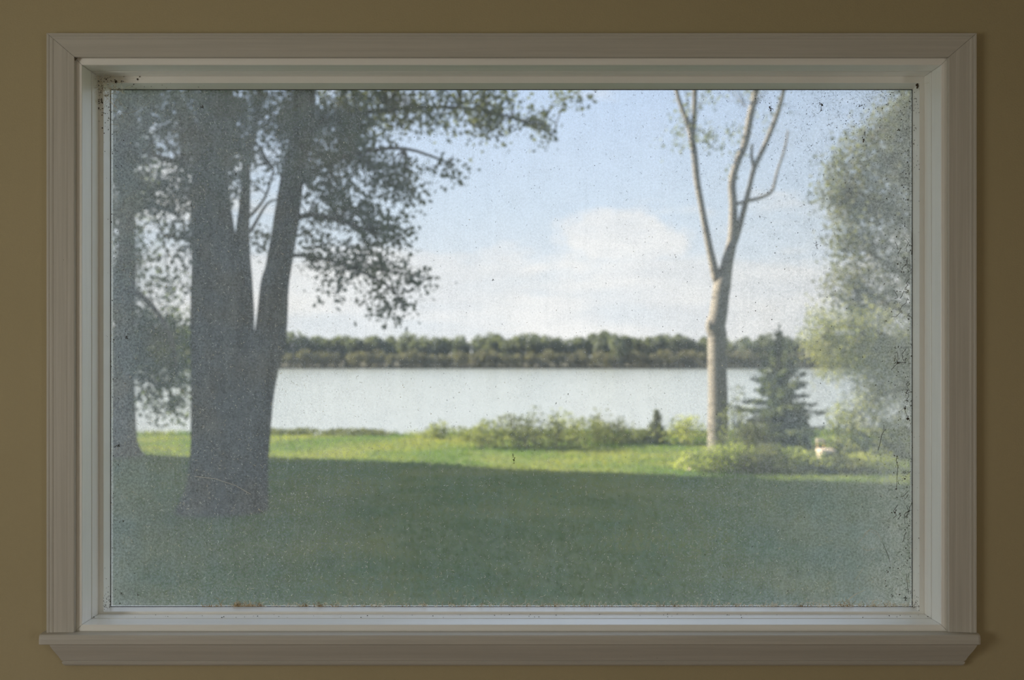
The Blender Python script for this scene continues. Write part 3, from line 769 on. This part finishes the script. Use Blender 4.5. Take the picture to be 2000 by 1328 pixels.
B2 = [(250,330,60,80,.9),(260,450,36,90,.8),(235,560,34,70,1.0),(300,560,30,26,.5),(255,640,44,50,1.1),(325,655,48,36,1.3),(350,620,26,14,.8),(300,705,60,38,1.2),(335,745,42,30,1.1),(290,775,34,34,.8),(345,790,30,20,.9),(318,808,26,12,.7),
      (360,700,26,30,1.0),(170,600,60,90,1),(150,420,70,110,1),(160,760,50,60,.8),(335,585,26,20,.35),(355,540,18,30,.3),(300,640,40,30,1.0)]
L2, cen = blob_clusters(B2, D2, 1.4, 620, .17, 14)
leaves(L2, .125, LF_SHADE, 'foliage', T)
twigs(cen, hubs, .014, BARK2, T, 3)

# ---------------------------------------------------------------- the birch
D3 = EYE-GZ; D3 = D3*F/(880-HY)
b3 = ground(1402, 880)
T = BT = tag(empty('birch_tree', (b3.x, b3.y, GZ)), 'white-barked birch standing alone on the lawn before the lake, trunk forking into bare limbs', 'tree')
birch_trunk = pxtube('trunk', D3, [(1402,892,22),(1402,876,20),(1402,800,19),(1401,720,18),(1400,680,17.5),(1401,655,18.5),(1398,637,19.5),(1403,615,17.5),(1407,580,16.5),(1411,555,17),(1415,540,14),(1421,510,11.5),(1431,461,9.5),(1432,401,8),(1430,356,7.5),(1440,317,7),(1455,280,7),(1467,220,7),(1476,178,6),(1490,60,4)], BIRCH, T, seg=28, furrow=.012, nf=5, wob=.015)
pxtube('limb', D3, [(1410,566,10),(1400,545,9.5),(1392,512,8),(1383,470,7),(1370,401,6),(1361,350,6.5),(1356,300,6.5),(1347,250,6),(1334,217,4.5),(1322,180,4),(1310,110,3)], BIRCH, T, seg=14, per=4)
pxtube('limb', D3, [(1352,270,6),(1356,230,5),(1357,180,5),(1360,90,3)], BIRCH, T, seg=10, per=4)
pxtube('limb', D3, [(1431,480,7),(1440,458,6),(1455,401,5.5),(1464,365,5),(1473,329,5),(1491,290,5),(1509,247,5),(1521,214,4.5),(1530,178,4),(1545,90,2.5)], BIRCH, T, seg=12, per=4)
pxtube('limb', D3, [(1440,398,3.2),(1461,392,3.4),(1485,386,3.2),(1508,372,3.2),(1518,335,2.6),(1533,290,2.2),(1539,255,1.8)], BIRCH, T, seg=8, per=4)
pxtube('branch', D3, [(1473,330,4),(1468,305,3),(1470,280,2)], BIRCH, T, seg=8, per=3)
pxtube('knot', D3, [(1396,648,6,-.1),(1388,637,8,-.12),(1386,627,5,-.1)], BIRCH, birch_trunk, seg=10, per=4)
L3, cen = blob_clusters([(1325,260,26,30,.5),(1390,255,30,30,.55),(1440,275,30,26,.5),(1320,285,24,8,.4),(1500,230,26,24,.3),(1370,205,40,20,.5),(1460,150,90,40,.6),(1330,110,60,40,.6),(1432,330,12,12,.3)], D3, 1.0, 420, .17, 14)
leaves(L3, .10, LF_BIRCH, 'foliage', T)
twigs(cen, [at(1352,250,D3), at(1440,317,D3), at(1467,220,D3), at(1509,247,D3)], .009, BIRCH, T, 2)

# ---------------------------------------------------------------- the right-hand trees
D4 = 29.0
gx = at(1800, 0, D4).x
T = tag(empty('tall_grey_green_tree', (gx, D4-CAMD, GZ)), 'tall soft grey-green tree high beside the right edge of the glass', 'tree')
pxtube('trunk', D4, [(1800,862,20),(1800,800,15),(1795,650,13),(1790,500,11),(1785,350,8),(1780,230,5)], BARK2, T, seg=20, furrow=.03)
l4 = [[(1792,560,7),(1740,520,5),(1690,490,3)],[(1788,450,7),(1730,400,5),(1660,370,3)],[(1786,380,6),(1740,320,4),(1700,270,2.5)],[(1794,600,6),(1730,590,4),(1680,560,2.5)]]
hubs = []
for sp_ in l4:
    pxtube('branch', D4, sp_, BARK2, T, seg=8, per=4); hubs += [at(s[0], s[1], D4) for s in sp_]
B4 = [(1745,245,50,34,.9),(1710,285,56,40,1.0),(1760,320,50,60,1.1),(1665,325,44,38,1.0),(1628,325,20,18,.7),(1640,375,36,34,1.0),(1615,390,22,16,.7),(1700,390,60,50,1.1),(1655,430,38,30,1.0),(1755,420,50,46,1.0),(1690,475,46,34,1.0),(1640,490,26,24,.8),
      (1740,500,34,36,.8),(1665,540,44,34,1.0),(1720,560,40,34,.9),(1650,585,34,26,.9),(1800,200,50,50,1),(1850,350,80,120,1),(1840,520,80,90,1),(1770,240,40,60,.9),(1690,610,50,30,1.0)]
L4, cen = blob_clusters(B4, D4, 1.8, 520, .22, 14)
leaves(L4, .135, LF_TALL, 'foliage', T)
twigs(cen, hubs, .014, BARK2, T, 3)
D5 = 24.0
gx = at(1840, 0, D5).x
T = tag(empty('willow_tree', (gx, D5-CAMD, GZ)), 'pale yellow-green willow drooping to the grass behind the spruce', 'tree')
pxtube('trunk', D5, [(1840,898,24),(1838,840,19),(1832,740,15),(1820,640,10),(1805,580,6)], BARK2, T, seg=20, furrow=.03)
l5 = [[(1832,740,9),(1770,680,6),(1690,640,4),(1620,640,2.5)],[(1836,800,8),(1780,760,5),(1720,770,3)],[(1826,690,8),(1780,620,5),(1720,590,3)],[(1836,810,6),(1790,840,4),(1720,880,2.5)]]
hubs = []
for sp_ in l5:
    pxtube('branch', D5, sp_, BARK2, T, seg=8, per=4); hubs += [at(s[0], s[1], D5) for s in sp_]
B5 = [(1620,632,44,30,1.0),(1595,670,32,34,1.0),(1650,670,50,44,1.1),(1720,640,56,44,1.0),(1700,710,60,40,1.1),(1630,715,40,24,.9),(1765,700,40,60,1.0),(1755,770,44,48,1.0),(1700,775,34,38,.9),(1670,810,34,30,.8),(1725,835,48,40,1.0),(1675,860,36,26,.9),
      (1765,870,40,44,1.1),(1700,895,60,22,1.0),(1760,920,50,20,.9),(1840,700,70,110,1),(1850,860,70,70,1),(1640,880,30,22,.8)]
L5, cen = blob_clusters(B5, D5, 1.5, 900, .18, 14)
leaves(L5, .105, LF_PALE, 'foliage', T, flat=-.6, aspect=.4)
twigs(cen, hubs, .011, BARK2, T, 3)

# ---------------------------------------------------------------- spruce
def spruce(px, py_base, py_top, w_px, name, label, m, whorls=17, D=None, group=None, leafn=26, parent_loc=None):
    g = ground(px, py_base); D = g.y+CAMD; H = (py_base-py_top)*D/F; R = w_px/2*D/F
    T = tag(empty(name, (g.x, g.y, GZ)), label, 'tree' if H > 1.5 else 'shrub', group)
    tube_mesh('trunk', [g, g+Vector((0,0,H*.5)), g+Vector((0,0,H*.97))], [R*.07, R*.045, .008], BARK2, T, seg=10)
    P = []; V, Fc = [], []
    for wi in range(whorls):
        q = (wi+.4)/whorls; z0_ = GZ+.05*H+q*H*.9; Lr = R*(1-q)**.85*rnd.uniform(.82,1.12)+.05
        nb = 10 if q < .5 else 7
        for b_ in range(nb):
            a = 2*math.pi*(b_+rnd.random()*.7)/nb; Lb = Lr*rnd.uniform(.7,1.12)
            tip = np.array([g.x+math.cos(a)*Lb, g.y+math.sin(a)*Lb, z0_+Lb*(.10 if q > .4 else -.06)+rnd.uniform(-.05,.1)])
            org = np.array([g.x, g.y, z0_-.02])
            k = len(V)
            for p, rr in ((org, .012), ((org+tip)/2+np.array([0,0,-.05*Lb]), .008), (tip, .003)):
                for an in (0, 2.09, 4.19): V.append((p[0]+rr*math.cos(an), p[1]+rr*math.sin(an), p[2]+rr*math.sin(an)))
            for i in range(2):
                for j in range(3): Fc.append((k+i*3+j, k+i*3+(j+1)%3, k+i*3+3+(j+1)%3, k+i*3+3+j))
            n = max(6, int(leafn*Lb/.6))
            tt = rng.uniform(.12, 1.03, n)[:,None]
            side = rng.normal(size=(n,3))*np.array([.16,.16,.05])*Lb*(1.15-tt)
            P.append(org*(1-tt)+tip*tt+side+np.array([0,0,-.05*Lb])*(4*tt*(1-tt))+rng.normal(size=(n,3))*.025)
    P.append(np.array([[g.x, g.y, GZ+H*.95]])+rng.normal(size=(24,3))*np.array([.03,.03,.14*H/4]))
    o = mesh('branches', V, Fc, BARK2, T); o['kind'] = 'stuff'
    leaves(np.concatenate(P), .13, m, 'needles', T, aspect=.3)
    return T
spruce(1522, 884, 636, 185, 'spruce_tree', 'dark blue-green spruce, conical, beside the birch on the lawn edge', LF_CON, 19, leafn=58)

# ---------------------------------------------------------------- bushes
def bush(px, py_base, w, h, m, label, name='shrub', group=None, dens=1.0, size=.085, spiky=.35, D=None):
    g = ground(px, py_base) if D is None else at(px, py_base, D)
    D = g.y+CAMD; k = D/F; a, H = w/2*k, h*k
    T = tag(empty(name, (g.x, g.y, g.z)), label, 'shrub', group)
    hubs_ = []
    P = []
    ns = max(5, int(w/7))
    for s in range(ns):
        x = g.x+rnd.uniform(-.85, .85)*a; y = g.y+rnd.uniform(-.6, .6)*min(a, .9)
        hh = H*max(.3, 1-((x-g.x)/a)**2)**.4*rnd.uniform(.75, 1.15)*(1+spiky*rnd.random()*(rnd.random() < .4))
        tube_mesh('stem', [(g.x+(x-g.x)*.7, y, g.z-.02), ((x+g.x*.1)/1.1, y, g.z+hh*.5), (x+rnd.uniform(-.05,.05), y, g.z+hh*.95)], [.008, .005, .002], BARK2, T, seg=4, per=1, cap=False)
        n = int(60*dens*max(.25, hh*(a*2/ns+.2))*4)
        q = rng.uniform(.05, 1, n)**.8
        c = np.stack([x+rng.normal(size=n)*(.10+.22*a*(1-q)/max(a,.5)), y+rng.normal(size=n)*.18, g.z+q*hh], 1)
        P.append(c)
    leaves(np.concatenate(P), size, m, 'foliage', T)
    return T
shore = [
 (500+60, 848, 110, 10, LF_DKB, 'low dark fringe of weeds at the lawn edge just right of the forked trunk'),
 (690, 849, 140, 9, LF_DKB, 'low fringe of weeds along the bare stretch of shore'),
 (866, 855, 56, 26, LF_BUSH, 'small rounded shrub at the left end of the shoreline thicket'),
 (905, 862, 60, 26, LF_BUSH, 'low green shrub, second from the left end of the shoreline thicket'),
 (960, 876, 90, 56, LF_BUSH, 'leafy green shrub with a bright foot in the shoreline thicket'),
 (1005, 872, 80, 58, LF_DKB, 'darker green shrub in the left half of the shoreline thicket'),
 (1058, 878, 100, 62, LF_DKB, 'broad dark shrub in the middle of the shoreline thicket'),
 (1100, 872, 80, 60, LF_BUSH, 'tall sprigged green shrub just right of the middle of the shoreline thicket'),
 (1150, 868, 90, 48, LF_BUSH, 'round green shrub in the right half of the shoreline thicket'),
 (1172, 862, 26, 62, LF_DKB, 'narrow upright shrub standing above the right half of the shoreline thicket'),
 (1215, 866, 80, 40, LF_DKB, 'low dark shrub towards the right end of the shoreline thicket'),
 (1250, 866, 50, 26, LF_BUSH, 'small sparse shrub left of the dark pointed juniper'),
 (1310, 866, 60, 44, LF_YEL, 'yellow-green shrub just right of the dark pointed juniper'),
 (1350, 868, 80, 54, LF_YEL, 'bright yellow-green shrub left of the birch trunk'),
 (1440, 882, 70, 96, LF_BUSH, 'tall green shrub between the birch and the spruce'),
 (1460, 886, 60, 60, LF_DKB, 'dark shrub at the left foot of the spruce'),
 (1640, 880, 70, 90, LF_YEL, 'yellow-green shrub right of the spruce, behind the stone bench'),
]
for s in shore: bush(s[0], s[1], s[2], s[3], s[4], s[5])
spruce(1283, 866, 800, 38, 'juniper', 'small dark pointed juniper between the shoreline thicket and the birch', LF_DKB, 9, leafn=40)
near = [
 (1340, 916, 26, 30, LF_BUSH, 'thin sprig of a shrub at the left end of the low foreground hedge row'),
 (1392, 922, 90, 44, LF_BUSH, 'low mounded shrub in front of the foot of the birch'),
 (1440, 920, 80, 40, LF_BUSH, 'low green shrub just right of the birch foot'),
 (1490, 922, 90, 42, LF_DKB, 'darker low shrub in front of the left side of the spruce'),
 (1545, 920, 90, 38, LF_BUSH, 'low green shrub in front of the middle of the spruce'),
 (1600, 922, 80, 30, LF_BUSH, 'low green shrub just in front of the stone bench'),
 (1640, 924, 80, 28, LF_DKB, 'dark low shrub at the right end of the foreground row'),
 (1700, 922, 90, 34, LF_YEL, 'yellow-green low shrub at the foot of the willow'),
]
for s in near: bush(s[0], s[1], s[2], s[3]*1.15, LF_FRONT if s[4] is LF_BUSH else s[4], s[5], spiky=.15, size=.075, dens=1.7)

# ---------------------------------------------------------------- stone bench and stones
STONE = simple('pale_pinkish_stone', (.62,.54,.48), (.50,.44,.40), 8, .9, .5, 30)
g = ground(1613, 897); k = (g.y+CAMD)/F
T = tag(empty('stone_bench', tuple(g)), 'pale stone bench with low back between the spruce and the willow', 'bench')
box('seat', (g.x-15*k, g.y-.22, g.z+12*k), (g.x+15*k, g.y+.22, g.z+20*k), STONE, T, .02)
box('leg', (g.x-14*k, g.y-.17, g.z-.05), (g.x-5*k, g.y+.17, g.z+12*k), STONE, T, .01)
box('leg', (g.x+12*k, g.y-.17, g.z-.05), (g.x+14*k, g.y+.17, g.z+12*k), STONE, T, .008)
box('back_rail', (g.x-12*k, g.y+.22, g.z+32*k), (g.x+4*k, g.y+.30, g.z+38*k), STONE, T, .01)
for q in (-11, 2): box('back_post', (g.x+q*k, g.y+.23, g.z+10*k), (g.x+(q+1.5)*k, g.y+.28, g.z+32*k), TWIG, T, .004)
def stone(px, py, w, h, label):
    g = ground(px, py); k = (g.y+CAMD)/F
    bm = bmesh.new(); bmesh.ops.create_icosphere(bm, subdivisions=2, radius=1)
    for v_ in bm.verts:
        q = 1+.16*math.sin(v_.co.x*3+px)+.12*math.sin(v_.co.y*4+v_.co.z*3)
        v_.co = Vector((v_.co.x*w/2*k*q, v_.co.y*w/2*k*q, v_.co.z*h*k*.6*q+h*k*.25))
    me = bpy.data.meshes.new('stone'); bm.to_mesh(me); bm.free(); me.materials.append(STONE); me.shade_smooth()
    o = link(bpy.data.objects.new('stone', me)); o.location = g
    tag(o, label, 'stone')
stone(1352, 919, 22, 6, 'small pale stone lying on the sunlit grass in front of the birch')
stone(1712, 886, 26, 10, 'pale stone half hidden at the foot of the willow')

# ---------------------------------------------------------------- grass blades over the lawn that shows
def grass(name, n, y0, y1, h, label):
    yy = y0+(y1-y0)*rng.random(n)**1.0; xx = (rng.random(n)*2-1)*(.46*(yy+CAMD)+1.5)
    zz = np.array([lawn_z(a, b_) for a, b_ in zip(xx, yy)])
    ang = rng.uniform(0, 6.28, n); hh = h*rng.uniform(.5, 1.3, n); wd = .006+.0006*yy
    dx, dy = np.cos(ang)*wd, np.sin(ang)*wd; lx, ly = rng.normal(size=n)*hh*.4, rng.normal(size=n)*hh*.4
    a = np.stack([xx-dx, yy-dy, zz], 1); b_ = np.stack([xx+dx, yy+dy, zz], 1); c = np.stack([xx+lx, yy+ly, zz+hh], 1)
    V = np.stack([a, b_, c], 1).reshape(-1, 3)
    me = bpy.data.meshes.new(name); me.vertices.add(3*n); me.vertices.foreach_set('co', V.astype(np.float32).ravel())
    me.loops.add(3*n); me.loops.foreach_set('vertex_index', np.arange(3*n).astype(np.int32))
    me.polygons.add(n); me.polygons.foreach_set('loop_start', (np.arange(n)*3).astype(np.int32)); me.update(calc_edges=True)
    me.materials.append(BLADE); o = link(bpy.data.objects.new(name, me)); tag(o, label, 'grass', kind='stuff')
grass('lawn_grass', 110000, 6.5, 29.5, .055, 'short blades of grass covering the lawn')
grass('shore_grass', 9000, 28.3, 29.8, .16, 'longer rough grass along the top of the bank')

# ---------------------------------------------------------------- far shore trees
def far_proto(name, H, R, m, n, size, trunk=True):
    """one tree of the far wood: trunk plus a lumpy crown of leaf sprays, built at the origin"""
    lumps = [(rnd.uniform(-.5,.5)*R, rnd.uniform(-.5,.5)*R, H*rnd.uniform(.35,.85), R*rnd.uniform(.4,.62)) for _ in range(9)]+[(0,0,H*.8,R*.5),(0,0,H*.25,R*.6)]
    P = []
    for (x,y,z_,r) in lumps:
        d = rng.normal(size=(n//11,3)); d /= np.linalg.norm(d, axis=1)[:,None]
        P.append(np.array([x,y,z_])+d*r*rng.uniform(.6,1.0,(n//11,1))*np.array([1,1,.95]))
    P = np.concatenate(P); P[:,2] = np.clip(P[:,2], .1, None)
    fo = leaves(P, size, m, 'foliage', None, kind='stuff', aspect=.8)
    tr = None
    me = bpy.data.meshes.new('trunk'); V, Fc = [], []
    for (z_, r) in ((-.5,.35),(H*.4,.25),(H*.75,.1)):
        for j in range(6): V.append((r*math.cos(j*1.047), r*math.sin(j*1.047), z_))
    for i in range(2):
        for j in range(6): Fc.append((i*6+j, i*6+(j+1)%6, i*6+6+(j+1)%6, i*6+6+j))
    me.from_pydata(V, [], Fc); me.update(); me.materials.append(BARK2)
    tr = bpy.data.objects.new('trunk', me)
    return fo, tr
protos = [far_proto('far_tree', 11.5, 4.6, LF_FAR, 900, 1.0) for _ in range(5)]
thick = [far_proto('far_thicket', 5.6, 3.6, LF_FAR2, 520, .75) for _ in range(3)]
gold = [far_proto('far_tree', 12, 5, LF_FAR3, 900, 1.0)]
def plant(pr, name, x, y, z_, s, label, cat, group=None):
    T = empty(name, (x, y, z_)); tag(T, label, cat, group); T.scale = s; T.rotation_euler = (0, 0, rnd.uniform(0, 6.28))
    for src in pr:
        c = src.copy(); COL.objects.link(c); c.parent = T
    return T
x = -195.0; i = 0
FAR_LABEL = 'grey-green leafy tree in the wood along the far shore of the lake'
while x < 195:
    k = 1+.10*math.sin(x*.05)+.06*math.sin(x*.19+1)+rnd.uniform(-.08,.10)
    plant(rnd.choice(protos), 'far_tree', x, 404+rnd.uniform(-3,4), WZ+.8, (k*1.02,)*3, FAR_LABEL, 'tree', 'trees of the far shore'); x += 4.3*rnd.uniform(.8,1.25)
x = -195.0
while x < 195:
    k = rnd.uniform(.85,1.2)
    plant(rnd.choice(thick), 'far_thicket_bush', x, 390+rnd.uniform(-1,3), WZ+.3, (k,)*3, 'brownish green bush in the thicket along the water of the far shore', 'shrub', 'thicket at the far waterline'); x += 4.4*rnd.uniform(.8,1.2)
x = -195.0
while x < 195:
    plant(rnd.choice(protos), 'far_tree', x, 416+rnd.uniform(-3,6), WZ+.9, (rnd.uniform(1.0,1.16),)*3, FAR_LABEL, 'tree', 'trees of the far shore'); x += 8*rnd.uniform(.8,1.2)
p_ = at(1200, 722, 391)
plant(protos[1], 'far_tree', p_.x, 389, WZ+.3, (1.12,1.12,1.15), 'biggest rounded tree of the far shore, reaching down to the waterline', 'tree')
p_ = at(350, 722, 391)
plant(gold[0], 'far_tree', p_.x, 394, WZ+.3, (1.2,1.2,1.35), 'yellow-green sunlit tree of the far shore seen left of the forked trunk', 'tree')

# ---------------------------------------------------------------- the neighbouring house that shades the lawn
nn = Vector((-dirv.y, dirv.x, 0)); off = nn.dot(A_sh)
hx = -12.2; hy = (off-nn.x*hx)/nn.y
HH = 10.7
SIDING = simple('pale_painted_boards', (.72,.72,.68), (.66,.66,.62), 2, .8, .3, 6, (1,1,14))
ROOFM = simple('dark_roof_felt', (.09,.085,.08), (.13,.12,.11), 5, .95, .3, 30)
WFR = simple('white_window_frame', (.7,.7,.68), None, 3, .5)
m_, t, out = mat('dark_window_glass')
b = t.new('ShaderNodeBsdfPrincipled'); b.inputs['Base Color'].default_value = (.03,.04,.045,1); b.inputs['Roughness'].default_value = .08
t.link(b.outputs[0], out.inputs[0]); DGL = m_
T = tag(empty('neighbouring_house', (hx-5, hy-14, GZ)), 'tall pale boarded house standing left of the lawn and shading it', 'house')
box('wall', (hx-10, hy-30, GZ-.2), (hx, hy, GZ+HH), SIDING, T)
box('roof', (hx-10, hy-30, GZ+HH), (hx, hy, GZ+HH+.25), ROOFM, T)
for fl in range(4):
    for q in range(6):
        y0_ = hy-3-q*4.6; z0_ = GZ+1.2+fl*3.0
        wf = box('window', (hx, y0_-.6, z0_), (hx+.05, y0_+.6, z0_+1.5), WFR, T)
        box('pane', (hx+.03, y0_-.52, z0_+.08), (hx+.06, y0_+.52, z0_+1.42), DGL, wf)

print('objects', len(bpy.data.objects), 'tris', sum(len(m_.polygons) for m_ in bpy.data.meshes))
